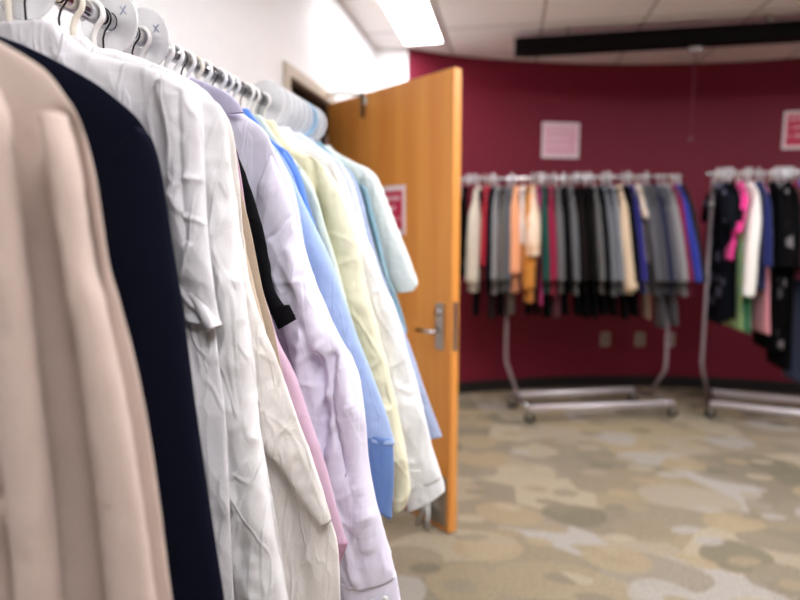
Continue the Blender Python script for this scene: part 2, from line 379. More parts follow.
# 6 tan shirt
near_garment('shirt', 'shirt', 'tan shirt, only a narrow strip of it showing beside the white linen', .775,
    [(110, 45), (170, 72), (215, 105), (232, 140), (240, 185), (252, 235), (263, 290), (274, 330), (284, 380), (300, 440), (318, 510), (325, 560)],
    ([(228, 150), (234, 190), (242, 250), (254, 310), (268, 380), (280, 450)], [(231, 146), (238, 180), (247, 235), (258, 290), (272, 345), (290, 420), (298, 450)]),
    fabric((190, 172, 152), 'wool'), ('white', .15), th=.009, yo=-.014, sth=.009, opts=dict(crease=.001, seed=21), sopts=dict(crease=.001, seed=22), length=.74)
# 7 mauve shirt
near_garment('shirt', 'shirt', 'mauve pink long-sleeved shirt, its cuff ending in a point', .815,
    [(120, 50), (180, 78), (225, 115), (238, 160), (246, 210), (254, 262), (272, 320), (290, 380), (305, 440), (322, 510), (330, 580)],
    ([(236, 160), (246, 220), (256, 290), (268, 350), (285, 410), (305, 480), (322, 530)],
     [(236, 158), (246, 225), (263, 290), (280, 335), (299, 375), (312, 415), (326, 455), (338, 498), (350, 540)]),
    fabric((196, 164, 184), 'plain'), ('wire', .15), th=.009, yo=-.016, sth=.011, opts=dict(crease=.0012, seed=24), sopts=dict(crease=.0016, seed=25), length=.8,
    cuff=([(316, 525), (330, 578)], [(351, 537), (338, 572)], fabric((170, 128, 150), 'plain')))
# 8 black top with strap
near_garment('top', 'top', 'black top, thin dark strip with a strap end in front of the lavender shirt', .862,
    [(130, 50), (185, 80), (222, 118), (236, 148), (244, 180), (254, 215), (264, 250), (270, 290), (272, 320)],
    ([(228, 148), (236, 180), (246, 220), (256, 260), (268, 295), (282, 322)], [(234, 143), (245, 165), (257, 200), (268, 240), (275, 280), (284, 300), (298, 314)]),
    fabric((18, 18, 21), 'satin', sheen=.05), ('wire', .15), th=.008, yo=-.012, sth=.009, opts=dict(crease=.001, seed=27), sopts=dict(crease=.002, seed=28), length=.42, coll=False,
    cuff=([(272, 306), (282, 328)], [(292, 304), (299, 318)], None))
# 9 lavender-white dress shirt
lav = near_garment('dress_shirt', 'shirt', 'crisp pale lavender-white dress shirt with full sleeve and buttoned cuff, in sharp focus', .95,
    [(150, 58), (195, 80), (228, 106), (250, 119), (266, 133), (278, 160), (290, 186), (298, 215), (306, 265), (318, 330), (324, 400), (330, 470), (340, 560), (348, 620)],
    ([(266, 200), (264, 236), (272, 270), (284, 310), (296, 345), (306, 390), (312, 430), (318, 470), (330, 520), (346, 574)],
     [(278, 158), (294, 192), (304, 226), (317, 268), (331, 304), (345, 335), (358, 358), (365, 378), (370, 420), (373, 456), (380, 495), (390, 532), (398, 566)]),
    fabric((226, 222, 238), 'plain'), ('white', .16), th=.014, yo=-.03, sth=.026, opts=dict(crease=.0028, drape=.005, seed=31), sopts=dict(crease=.0052, drape=.008, fine=.0005, seed=32, freq=.95), length=.86,
    sfolds=[([(326, 352), (333, 400), (328, 480)], -.022, .010), ([(343, 350), (344, 400), (354, 460)], -.012, .006), ([(300, 250), (318, 310), (330, 345)], .008, .012), ([(312, 330), (310, 390), (322, 440)], .012, .009), ([(340, 300), (350, 350), (362, 430), (374, 530)], .007, .009), ([(336, 470), (352, 520), (362, 560)], .007, .007), ([(268, 238), (284, 236), (302, 212)], -.006, .004)],
    cuff=([(343, 570), (354, 612)], [(399, 563), (405, 597)], None))
# its collar point lies over the yoke
def flap(parent, pts, Y, mat, name='collar_leaf', d=-.018):
    a = px2loc(pts[0], Y); b = px2loc(pts[1], Y)
    return surf(name, a, b, .0025, parent, mat, d, nu=24, nv=40, crease=.0003, drape=.0004, fine=0)
flap(lav, ([(192, 84), (215, 100), (226, 116), (236, 116)], [(198, 80), (228, 93), (242, 104), (249, 115)]), .95, fabric((205, 200, 226), 'plain'))
bm = bmesh.new()
for q in range(1, 6):
    X, Z = atY(356+q*.5, 520+q*14, .95)
    if q in (3, 5): pass
bt = px2loc([(380, 582), (392, 579)], .95)
for q, (u, z) in enumerate(bt):
    bm = bmesh.new(); bmesh.ops.create_cone(bm, cap_ends=True, segments=14, radius1=.0048, radius2=.0048, depth=.002)
    bmesh.ops.rotate(bm, verts=bm.verts, matrix=__import__('mathutils').Matrix.Rotation(R(90), 3, 'X')); bmesh.ops.translate(bm, verts=bm.verts, vec=(u, -.0565, z))
    frombm('button', bm, white_plastic, lav, True)
# 10 pale blue pinstripe, small
near_garment('shirt', 'shirt', 'pale blue striped shirt, only its turned-back edge showing between lavender and blue shirts', 1.02,
    [(190, 76), (225, 102), (258, 128), (276, 150), (288, 172), (297, 200), (304, 240), (312, 300), (320, 380)],
    ([(276, 158), (280, 190), (288, 230), (296, 260)], [(280, 154), (291, 175), (299, 200), (304, 226), (309, 256)]),
    fabric((205, 216, 238), 'stripe', (186, 200, 230), scale=2.5), ('white', .16), th=.009, yo=-.014, sth=.009, opts=dict(crease=.001, seed=41), sopts=dict(crease=.001, seed=42), length=.6)
# 11 light blue oxford shirt
near_garment('oxford_shirt', 'shirt', 'light blue oxford shirt with long sleeve and darker blue cuff', 1.08,
    [(205, 88), (240, 112), (265, 136), (282, 156), (294, 178), (305, 215), (316, 270), (330, 330), (344, 400), (352, 440)],
    ([(284, 180), (296, 225), (312, 280), (328, 330), (344, 380), (358, 420), (368, 434)],
     [(284, 158), (299, 185), (318, 225), (335, 262), (348, 300), (360, 335), (374, 370), (388, 408), (397, 440)]),
    fabric((166, 188, 228), 'plain', scale=.7), ('white', .16), th=.010, yo=-.022, sth=.016, opts=dict(crease=.0012, seed=44), sopts=dict(crease=.0015, drape=.003, seed=45), length=.78,
    cuff=([(366, 424), (371, 465), (377, 498)], [(395, 434), (396, 470), (394, 513)], fabric((108, 138, 192), 'stripe', (98, 128, 184), scale=3.)))
# 12 bright blue shirt
near_garment('shirt', 'shirt', 'bright cobalt blue shirt, its shoulder rising above the light blue oxford shirt', 1.14,
    [(215, 90), (245, 112), (272, 140), (288, 152), (299, 172), (306, 195), (312, 240), (318, 300), (330, 400)],
    ([(280, 160), (292, 190), (302, 220), (318, 270)], [(286, 152), (299, 172), (308, 198), (318, 232), (330, 270)]),
    fabric((92, 134, 214), 'plain'), ('white', .16), th=.010, yo=-.008, sth=.010, opts=dict(crease=.0022, seed=47), sopts=dict(crease=.002, seed=48), length=.7)
# 13 pale green shirt
near_garment('shirt', 'shirt', 'pale sage green shirt, narrow strip beside the bright blue one', 1.2,
    [(228, 98), (258, 120), (280, 144), (300, 166), (313, 186), (322, 220), (334, 280), (346, 340), (360, 420)],
    ([(300, 180), (312, 215), (326, 260), (344, 330), (360, 380)], [(303, 170), (318, 195), (327, 226), (338, 262), (352, 315), (366, 360), (376, 392)]),
    fabric((206, 218, 204), 'plain'), ('white', .16), th=.010, yo=-.012, sth=.010, opts=dict(crease=.0015, seed=50), sopts=dict(crease=.0015, seed=51), length=.75)
# 14 cream yellow shirt
near_garment('dress_shirt', 'shirt', 'cream yellow dress shirt with a rumpled long sleeve', 1.27,
    [(240, 104), (268, 126), (290, 146), (312, 157), (328, 172), (340, 192), (346, 230), (354, 290), (364, 350), (376, 430), (384, 490)],
    ([(322, 190), (330, 225), (334, 262), (342, 295), (354, 330), (366, 370), (382, 420), (393, 462), (396, 506)],
     [(328, 168), (345, 196), (357, 228), (364, 262), (370, 294), (379, 326), (388, 360), (398, 400), (406, 440), (411, 480), (407, 502)]),
    fabric((232, 227, 196), 'satin'), ('white', .16), th=.012, yo=-.022, sth=.022, opts=dict(crease=.003, drape=.005, seed=53), sopts=dict(crease=.006, drape=.008, seed=54, freq=.9), length=.85,
    folds=[([(312, 160), (316, 180), (322, 200)], -.01, .006)])
# 15 white shirt with open cuff
near_garment('dress_shirt', 'shirt', 'white dress shirt, its long loose sleeve reaching lowest before the door kick plate', 1.36,
    [(252, 108), (276, 126), (296, 138), (316, 148), (334, 162), (347, 185), (354, 220), (364, 290), (374, 350), (384, 420), (394, 500)],
    ([(338, 200), (350, 235), (360, 280), (368, 320), (378, 370), (386, 410), (396, 450), (402, 486)],
     [(336, 163), (349, 190), (361, 222), (375, 250), (385, 280), (396, 303), (404, 330), (412, 360), (422, 395), (433, 440), (443, 472)]),
    fabric((238, 238, 238), 'plain'), ('white', .16), th=.012, yo=-.028, sth=.024, opts=dict(crease=.003, drape=.004, seed=56), sopts=dict(crease=.0045, drape=.007, seed=57), length=.85,
    cuff=([(398, 462), (404, 484), (410, 506)], [(440, 462), (445, 478), (446, 486)], None))
# 15b white-blue collar shirt
near_garment('shirt', 'shirt', 'white shirt with a blue-striped yoke edge behind the white dress shirt', 1.44,
    [(262, 112), (284, 128), (304, 138), (324, 150), (342, 164), (352, 184), (358, 220), (366, 280), (376, 340)],
    ([(342, 180), (350, 210), (358, 250), (368, 300)], [(342, 162), (354, 184), (363, 215), (372, 255), (384, 305)]),
    fabric((228, 232, 242), 'stripe', (184, 198, 230), scale=1.6), ('white', .16), th=.010, yo=-.012, sth=.010, length=.6, opts=dict(crease=.0015), sopts=dict(crease=.0015))
# 16 grey-blue striped shirt
near_garment('shirt', 'shirt', 'grey-blue check shirt with long sleeve hanging against the wooden door', 1.53,
    [(272, 118), (296, 134), (320, 148), (340, 164), (352, 174), (361, 196), (368, 230), (378, 290), (390, 350), (402, 420)],
    ([(350, 190), (362, 225), (370, 262), (380, 300), (392, 340), (402, 370), (414, 400), (424, 430)],
     [(350, 170), (362, 194), (370, 226), (380, 262), (391, 292), (402, 322), (414, 354), (426, 388), (436, 416), (442, 433)]),
    fabric((172, 184, 212), 'stripe', (146, 160, 194), scale=1.6), ('white', .16), th=.012, yo=-.018, sth=.016, opts=dict(crease=.0015), sopts=dict(crease=.0022, seed=60), length=.82,
    cuff=([(411, 396), (424, 436)], [(430, 404), (443, 434)], None))
# 17 teal shirt
near_garment('shirt', 'shirt', 'dusty teal shirt, glimpsed below the short white sleeve', 1.6,
    [(280, 122), (304, 138), (328, 150), (346, 166), (358, 182), (368, 220), (378, 270), (396, 330), (405, 380), (408, 420)],
    ([(368, 190), (378, 230), (388, 280), (396, 330)], [(360, 182), (370, 218), (382, 262), (398, 298), (408, 332)]),
    fabric((122, 158, 172), 'plain'), ('white', .16), th=.010, yo=-.008, sth=.012, length=.75, opts=dict(crease=.0015), sopts=dict(crease=.0015))
# 18 short sleeved last shirt
near_garment('shirt', 'shirt', 'pale mint-white short-sleeved shirt hanging last on the near rail by the door', 1.69,
    [(288, 126), (312, 140), (336, 152), (354, 162), (370, 170), (380, 184), (384, 220), (388, 280), (394, 340), (400, 400)],
    ([(362, 184), (370, 212), (377, 240), (384, 262), (388, 278)], [(366, 168), (381, 184), (392, 210), (402, 236), (411, 258), (418, 280)]),
    fabric((226, 234, 230), 'plain'), ('white', .16), th=.012, yo=-.022, sth=.018, length=.74, opts=dict(crease=.0015), sopts=dict(crease=.0015, drape=.003, seed=66),
    cuff=([(386, 270), (392, 282), (398, 292)], [(415, 270), (419, 282), (415, 290)], None))
# spare hangers packed on the rail
spare = [(.475, 'steel'), (.505, 'wire'), (.60, 'steel'), (.655, 'wire'), (.71, 'wire'), (.795, 'wire'), (.842, 'wire'), (.885, 'white'), (.915, 'wire'),
         (.98, 'white'), (1.0, 'wire'), (1.05, 'ivory'), (1.11, 'wire'), (1.17, 'white'), (1.235, 'wire'), (1.30, 'white'), (1.33, 'wire'), (1.40, 'white'), (1.48, 'wire'), (1.565, 'white'), (1.645, 'white')]
kn = {'white': 'white plastic', 'ivory': 'ivory plastic', 'wire': 'black wire', 'steel': 'chrome wire'}
for i, (y, k) in enumerate(spare):
    hanger((RX, y, RZ), random.uniform(-.12, .12), k, 'bare %s hanger wedged between the garments on the near rail' % kn[k], 'spare %s hangers on the near rail' % kn[k], tip=.11, drop=-.034)
for i, (y, mk, tn, lab) in enumerate([(.66, 'X', False, 'round translucent size ring nearest the camera, at the top left edge'), (.812, 'X', False, 'large round translucent size ring with a faint cross mark, second along the rail'),
        (.893, 'X', False, 'round translucent size ring just behind the second one, third along the rail')]):
    size_ring((RX, y, RZ), R(-4), lab, mk)
for i in range(9):
    tn = i == 6
    size_ring((RX, 1.375+i*.0395, RZ), R(random.uniform(-8, 8)), 'pale blue size ring among the white ones at the far end of the near rail' if tn else 'white size ring in the tight cluster at the far end of the near rail', None, .050, tn, group=None if tn else 'size rings clustered at the far end of the near rail')
# the near rolling rack itself
def caster(parent, x, y):
    e = empty('caster', (x, y, 0)); e.parent = parent; e.rotation_euler = (0, 0, random.uniform(-.5, .5))
    bm = bmesh.new(); bmesh.ops.create_cone(bm, cap_ends=True, segments=22, radius1=.036, radius2=.036, depth=.022)
    bmesh.ops.rotate(bm, verts=bm.verts, matrix=__import__('mathutils').Matrix.Rotation(R(90), 3, 'X')); bmesh.ops.translate(bm, verts=bm.verts, vec=(0, 0, .037))
    w = frombm('caster_wheel', bm, rubber, parent, False, .003); w.location = (x, y, 0)
    bm = bmesh.new(); addbox(bm, -.012, .012, -.016, -.0125, .03, .085); addbox(bm, -.012, .012, .0125, .016, .03, .085); addbox(bm, -.014, .014, -.016, .016, .082, .09); addtube(bm, [(0, 0, .088), (0, 0, .105)], .007)
    addtube(bm, [(0, -.018, .037), (0, .018, .037)], .005)
    f = frombm('caster_fork', bm, steel, parent, False); f.location = (x, y, 0); f.rotation_euler = w.rotation_euler
    bpy.data.objects.remove(e)
nr = empty('clothes_rack', (RX, .75, 0), label='chrome rolling clothes rack in the left foreground along the white wall', cat='clothes rack')
tube('rail', [(0, -1.1, RZ), (0, 1.02, RZ)], ROD_R, chrome, nr, 20)
bm = bmesh.new()   # slotted white stay behind the rail
addbox(bm, -.048, -.044, -1.08, 1.0, RZ-.066, RZ-.022)
frombm('slotted_stay', bm, white_plastic, nr, False, .001)
bm = bmesh.new()
for k in range(40):
    y = -1.0+k*.05; addbox(bm, -.0442, -.0435, y-.0025, y+.0025, RZ-.052, RZ-.036); addbox(bm, -.0442, -.0435, y-.006, y+.006, RZ-.0385, RZ-.036); addbox(bm, -.0442, -.0435, y-.006, y+.006, RZ-.052, RZ-.0495)
sl = frombm('stay_slots', bm, black_plastic, nr)
for s in (-1.05, 1.0):
    tube('upright', [(0, s, RZ-.005), (0, s, .35), (0, s*.93, .11)], .0125, chrome, nr, 12)
    tube('cross_foot', [(-.25, s*.93, .11), (.25, s*.93, .11)], .0125, chrome, nr, 12)
for u in (-.25, .25):
    tube('base_bar', [(u, -1.0, .11), (u, .95, .11)], .013, chrome, nr, 12)
    for s in (-.97, .92): caster(nr, u, s)
# ================================================================== BACKGROUND RACKS
def hang_garment(kind, cat, label, X, Yr, zr, rgb, fk='wool', rgb2=None, length=.86, sleeve=.60, hw=.2, th=.016, tilt=0., flare=.0, hk='white', hlabel='', grp='', rot=0., sw=.065, drop=0., coll=True, lean=.03, seed=0, name=None):
    mat = fabric(rgb, fk, rgb2, scale=.5)
    e = empty(name or kind, (X, Yr, zr), (0, 0, R(-90)+rot), label=label, cat=cat, group=grp)
    e.rotation_euler = (tilt, 0, R(-90)+rot)
    sc = hw/.2
    o = [(.058*sc, -.066), (.10*sc, -.086), (.15*sc, -.108), (.186*sc, -.14), (.19*sc, -.22), (.185*sc+flare*.25, -.40), (.19*sc+flare*.7, -length*.75-.05), (.195*sc+flare, -length)]
    bthick = [.006, th*.9, th, th, th*1.05]
    if kind in ('trousers', 'skirt'):
        o = [(.12, -.10), (.125, -.25), (.125, -length*.7), (.12, -length)] if kind == 'trousers' else [(.13, -.10), (.15, -.25), (.18, -length*.7), (.20, -length)]
        bd = surf('trouser_legs' if kind == 'trousers' else 'skirt_panel', mirror(o), o, th, e, mat, 0, nu=32, nv=30, drape=.006, crease=.001, seed=seed)
        surf('waistband', mirror([(.122, -.085), (.124, -.125)]), [(.122, -.085), (.124, -.125)], th*1.1, e, mat, 0, nu=28, nv=6, drape=0, crease=0)
    else:
        surf('body', mirror(o), o, bthick, e, mat, 0, nu=36, nv=44, drape=.006, crease=.0015, seed=seed)
        if coll: collar(e, mat, z=-.084, w=.058*sc, d=.017)
        if sleeve:
            s1 = -.135-sleeve
            for sg in (1, -1):
                l = [(sg*.165*sc, -.145), (sg*.150*sc, -.28), (sg*(.15*sc+lean*.6), -.135-sleeve*.6), (sg*(.16*sc+lean), s1)]
                r = [(sg*.17*sc, -.122), (sg*.212*sc, -.175), (sg*(.222*sc+lean*.4), -.3), (sg*(.226*sc+lean), -.135-sleeve*.6), (sg*(.222*sc+lean*1.3), s1)]
                s_ = surf('sleeve', l if sg > 0 else r, r if sg > 0 else l, [.006, th*1.15, th*1.25, th*1.2, th*1.1], e, mat, -.004, nu=20, nv=34, drape=.005, crease=.002, seed=seed+3)
    hp = tilt
    hanger((X, Yr, zr), R(-90)+rot, hk, hlabel, grp.replace('garments', 'hangers') if grp else None, tilt=tilt, tip=.15*sc)
    return e
def rolling_rack(label, x0, x1, Y, z, posts, A, B, C, D, caps=True):
    """A-B front base bar, C-D rear base bar"""
    e = empty('clothes_rack', ((x0+x1)/2, Y, 0), label=label, cat='clothes rack'); o = Vector((-(x0+x1)/2, -Y, 0))
    P = lambda p: Vector(p)+o
    tube('rail', [P((x0, Y, z)), P((x1, Y, z))], ROD_R, chrome, e, 14)
    for k, (px, base) in enumerate(posts):
        tube('upright', [P((px, Y, z)), P((px, Y, .42)), P((px+(base[0]-px)*.08, Y, .36)), P((base[0], base[1], .12))], .0135, post_m, e, 12)
        bm = bmesh.new(); addtube(bm, [P((px, Y, z-.24)), P((px, Y, z-.20))], .022, 14); frombm('clamp_collar', bm, steel, e, True)
    for a, b in ((A, B), (C, D)): tube('base_bar', [P((*a, .11)), P((*b, .11))], .021, silver, e, 14)
    for a, b in ((A, C), (B, D)): tube('cross_foot', [P((*a, .11)), P((*b, .11))], .015, chrome, e, 12)
    for a in (A, B, C, D):
        p = P((*a, 0)); caster(e, p.x, p.y)
    return e
YA, ZA = 4.6, 1.76
rolling_rack('chrome rolling clothes rack full of jackets before the crimson wall', -.47, 1.19, YA, ZA, [(-.01, (.10, 4.46)), (1.15, (1.09, 4.80))], (.17, 4.29), (1.22, 4.62), (.05, 4.62), (1.0, 4.95))
G1 = 'garments on the rack in front of the crimson wall'
def XA(px): return atY(px, 190, YA)[0]
# px, kind, colour, label words, options
A = [
 (465, 'jacket', (16, 16, 18), 'black jacket at the left end, half hidden by the door', dict(length=.62)),
 (461, 'skirt', (205, 205, 212), 'pale grey skirt hanging low by the door edge', dict(length=.88, hw=.17, sleeve=0)),
 (478, 'cardigan', (222, 214, 196), 'cream knitted cardigan', dict(length=.83, sleeve=.62, fk='tweed')),
 (487, 'blouse', (190, 28, 52), 'bright red blouse', dict(length=.74, sleeve=.5)),
 (492, 'jacket', (24, 27, 42), 'midnight navy jacket beside the red blouse', dict(length=.845)),
 (497, 'jacket', (142, 142, 144), 'mid grey blazer beside the midnight navy jacket', dict(length=.845)),
 (504, 'jacket', (104, 100, 96), 'taupe grey blazer left of the slate one', dict(length=.83)),
 (509, 'jacket', (92, 98, 108), 'slate grey-blue blazer next to the salmon cardigan', dict(length=.83)),
 (515, 'cardigan', (238, 168, 124), 'salmon orange cardigan', dict(length=.83, sleeve=.55)),
 (522, 'blouse', (225, 214, 208), 'white-pink blouse between the salmon and brown garments', dict(length=.5, sleeve=.34)),
 (528, 'jacket', (196, 128, 52), 'caramel brown suede jacket', dict(length=.90, sleeve=.66)),
 (532, 'blouse', (232, 208, 184), 'cream patterned blouse with half-length sleeves', dict(length=.55, sleeve=.42, fk='print', rgb2=(214, 176, 140), lean=.07)),
 (538, 'blouse', (206, 32, 130), 'magenta blouse, its hem showing below the brown jacket', dict(length=.92, sleeve=0, coll=False)),
 (543, 'jacket', (18, 74, 66), 'dark teal green jacket', dict(length=.83)),
 (549, 'jacket', (150, 24, 66), 'crimson jacket beside the teal one', dict(length=.845)),
 (556, 'jacket', (104, 104, 106), 'grey wool blazer right of the crimson jacket', dict(length=.83)),
 (563, 'jacket', (22, 23, 26), 'black blazer between two grey ones', dict(length=.83)),
 (569, 'jacket', (98, 100, 103), 'grey flannel blazer, second grey one right of the crimson jacket', dict(length=.845)),
 (577, 'jacket', (36, 30, 30), 'brown-black blazer', dict(length=.83)),
 (585, 'jacket', (26, 24, 25), 'soft black blazer in the middle of the rack', dict(length=.83)),
 (592, 'jacket', (92, 92, 92), 'dim grey blazer among the black ones', dict(length=.83)),
 (597, 'jacket', (20, 20, 24), 'black suit jacket left of the light steel grey blazer', dict(length=.83)),
 (602, 'jacket', (108, 112, 118), 'steel grey blazer with a smooth shoulder', dict(length=.845)),
 (609, 'jacket', (118, 122, 130), 'light steel grey blazer left of the tan coat', dict(length=.83)),
 (616, 'coat', (206, 184, 156), 'light tan coat in the right half of the rack', dict(length=.83, sleeve=.66)),
 (622, 'jacket', (20, 20, 22), 'black jacket right of the light tan coat', dict(length=.83)),
 (628, 'jacket', (38, 36, 110), 'deep indigo jacket', dict(length=.83)),
 (634, 'blouse', (214, 198, 182), 'beige blouse with short flaring sleeve', dict(length=.6, sleeve=.16, lean=.05)),
 (640, 'jacket', (86, 86, 92), 'charcoal grey blazer right of the beige blouse', dict(length=.845)),
 (646, 'jacket', (70, 70, 76), 'dark charcoal blazer', dict(length=.83)),
 (651, 'jacket', (30, 32, 60), 'dark blue blazer squeezed between grey blazers', dict(length=.83)),
 (657, 'jacket', (98, 98, 104), 'grey herringbone blazer', dict(length=.83, fk='tweed')),
 (663, 'jacket', (140, 138, 140), 'light grey blazer near the right end', dict(length=.845)),
 (669, 'jacket', (124, 28, 66), 'maroon jacket near the right end', dict(length=.83)),
 (673, 'jacket', (34, 48, 140), 'royal blue jacket at the right end', dict(length=.74, sleeve=.60, lean=.06)),
 (678, 'jacket', (48, 46, 52), 'dark grey jacket hanging last, behind the royal blue one', dict(length=.76)),
]
for i, (px, kd, rgb, lab, op) in enumerate(A):
    t = R(max(-2, (px-500)*.06)); op = dict(op)
    hk = 'white' if i % 3 else ('ivory' if i % 2 else 'steel')
    hang_garment(kd, {'blouse': 'blouse', 'cardigan': 'cardigan', 'coat': 'coat', 'skirt': 'skirt'}.get(kd, 'jacket'), lab+' on the jacket rack', XA(px), YA, ZA, rgb, tilt=t, hk=hk,
                 hlabel='%s hanger of the %s' % (kn.get(hk), lab), grp=G1, seed=i*1.7, th=.04 if px in (478, 515, 528, 532, 616) else (.014 if kd != 'jacket' else .022), **op)
# longer dark trousers hanging between the jackets
for i, (px, rgb, ln, lab) in enumerate([(480, (22, 20, 24), 1.0, 'black trousers below the cream cardigan'), (494, (52, 46, 46), 1.02, 'dark taupe trousers below the midnight navy jacket'), (512, (100, 90, 82), .98, 'brown-grey trousers below the slate blazer'), (536, (26, 22, 24), .98, 'black trousers below the brown jacket'),
        (553, (84, 22, 36), 1.0, 'dark red trousers below the crimson jacket'), (573, (18, 17, 20), .98, 'black trousers below the grey flannel blazer'), (589, (16, 15, 18), 1.0, 'black trousers below the middle black blazers'), (606, (22, 20, 22), .98, 'black trousers below the steel grey blazers'),
        (626, (20, 18, 22), .98, 'black trousers below the tan coat'), (637, (208, 188, 160), 1.0, 'cream trousers below the beige blouse'), (503, (18, 17, 20), 1.0, 'black trousers below the taupe blazer'), (528, (20, 18, 20), .98, 'black trousers below the salmon cardigan'), (545, (18, 18, 22), 1.0, 'black trousers below the teal jacket'), (562, (17, 16, 20), .98, 'black trousers below the first grey wool blazer'), (581, (18, 16, 18), 1.0, 'black trousers below the brown-black blazer'), (597, (16, 16, 18), .98, 'black trousers below the dim grey blazer'), (616, (17, 17, 20), 1.0, 'black trousers left of the tan coat'), (649, (70, 68, 72), 1.06, 'grey trousers hanging low at the right post'), (660, (66, 64, 70), 1.04, 'darker grey trousers beside the right post')]):
    hang_garment('trousers', 'trousers', lab, XA(px), YA, ZA, rgb, 'wool', None, length=ln+.02, tilt=R((px-500)*.045), hk='black', hlabel='black clip hanger of the %s' % lab, grp=G1, th=.026 if px != 637 else .006, seed=i)
# second background rack
YB, ZB = 4.6, 1.775
rolling_rack('chrome rolling clothes rack of dresses and bright tops at the right edge', 1.35, 2.9, YB, ZB, [(1.395, (1.53, 4.86)), (2.86, (2.72, 4.6))], (1.49, 4.66), (2.72, 4.32), (1.60, 5.0), (2.82, 4.70))
G2 = 'garments on the rack at the right edge'
def XB(px): return atY(px, 190, YB)[0]
B = [
 (716, 'dress', (24, 24, 34), 'black dress printed with small flowers at the left end', dict(length=1.04, sleeve=.2, fk='print', rgb2=(92, 92, 110))),
 (722, 'dress', (30, 34, 44), 'dark slate dress beside the flowered one', dict(length=1.02, sleeve=.25)),
 (728, 'dress', (22, 22, 24), 'black dress left of the pink top', dict(length=1.0, sleeve=.2)),
 (736, 'dress', (232, 224, 60), 'yellow and mint dress, its hem showing below the pink top', dict(length=1.08, sleeve=0, coll=False, fk='check', rgb2=(120, 210, 180), hw=.10, flare=.10, th=.012)),
 (740, 'top', (226, 60, 140), 'hot pink flaring top', dict(length=.60, sleeve=.28, flare=.05, rt=-10, th=.028)),
 (744, 'dress', (70, 150, 112), 'sea green dress hanging long under the white blouse', dict(length=1.10, sleeve=0, coll=False, hw=.10, flare=.10, th=.010)),
 (748, 'blouse', (238, 234, 228), 'white blouse in front of the green dress', dict(length=.80, sleeve=.70, rt=-2, th=.034)),
 (756, 'dress', (26, 34, 92), 'navy blue dress right of the white blouse', dict(length=.80, sleeve=.5)),
 (762, 'dress', (228, 150, 162), 'blush pink dress hem under the navy one', dict(length=1.1, sleeve=0, coll=False, hw=.11, flare=.09, th=.02)),
 (769, 'dress', (16, 16, 19), 'long black dress left of the dotted one', dict(length=1.22, sleeve=.5)),
 (776, 'dress', (22, 20, 22), 'long black dress with pale dots', dict(length=1.2, sleeve=.5, fk='print', rgb2=(120, 116, 118))),
 (784, 'dress', (18, 18, 20), 'long black dress right of the dotted one', dict(length=1.35, sleeve=.5)),
 (791, 'blouse', (120, 20, 50), 'dark crimson blouse on the dress rack', dict(length=.72, sleeve=.5)),
 (796, 'blouse', (44, 92, 190), 'azure blue blouse on the dress rack', dict(length=.7, sleeve=.36)),
 (802, 'dress', (26, 44, 92), 'dark blue long dress near the frame edge', dict(length=1.45, sleeve=.5)),
 (809, 'dress', (190, 190, 194), 'grey and white patterned dress cut by the right edge', dict(length=1.25, sleeve=.6, fk='print', rgb2=(90, 90, 96))),
]
for i, (px, kd, rgb, lab, op) in enumerate(B):
    op = dict(op); t = R(op.pop('rt', 2)); hk = 'white' if i % 3 else 'ivory'
    hang_garment(kd, {'top': 'top', 'blouse': 'blouse'}.get(kd, 'dress'), lab, XB(px), YB, ZB, rgb, tilt=t, hk=hk, hlabel='%s hanger of the %s' % (kn.get(hk), lab), grp=G2, seed=50+i*1.3, **{'th': .014 if kd != 'dress' else .022, **op})
# loose size rings on both back racks
for i, px in enumerate([467, 471, 475, 482, 487, 492, 511, 532, 538, 543, 548, 553, 563, 570, 576, 582, 588, 602, 607, 622, 627, 645]):
    size_ring((XA(px)+.004, YA, ZA), R(90+random.uniform(-42, 42)), 'white size ring on the rail of the jacket rack', None, .042, group='size rings on the jacket rack')
for i, px in enumerate([716, 720, 724, 728, 744, 748, 757, 774, 778, 782, 787, 792]):
    size_ring((XB(px)+.004, YB, ZB), R(90+random.uniform(-42, 42)), 'white size ring on the rail of the dress rack', None, .042, group='size rings on the dress rack')
# ================================================================== ROOM
def struct(o): o['kind'] = 'structure'; return o
CZ = 2.75
# carpet
m, nt, b = base_mat('carpet'); b.inputs['Roughness'].default_value = .95; b.inputs['Specular IOR Level'].default_value = .1
co = N(nt, 'ShaderNodeTexCoord'); nz = N(nt, 'ShaderNodeTexNoise', i_Scale=1.6, i_Detail=1.); L(nt, co.outputs['Object'], nz.inputs['Vector'])
mxv = N(nt, 'ShaderNodeMix', data_type='RGBA', blend_type='LINEAR_LIGHT'); mxv.inputs[0].default_value = .09
L(nt, co.outputs['Object'], mxv.inputs[6]); L(nt, nz.outputs['Color'], mxv.inputs[7])
pal = [(150, 137, 116), (166, 153, 133), (138, 128, 110), (176, 163, 140), (158, 144, 118), (172, 165, 156), (124, 117, 98), (168, 151, 122), (146, 136, 118)]
def ramp(pal, src):
    r = N(nt, 'ShaderNodeValToRGB'); r.color_ramp.interpolation = 'CONSTANT'
    r.color_ramp.elements[0].color = lin(pal[0]); r.color_ramp.elements[1].position = 1/len(pal); r.color_ramp.elements[1].color = lin(pal[1])
    for k in range(2, len(pal)): r.color_ramp.elements.new(k/len(pal)).color = lin(pal[k])
    L(nt, src, r.inputs[0]); return r.outputs[0]
last = None
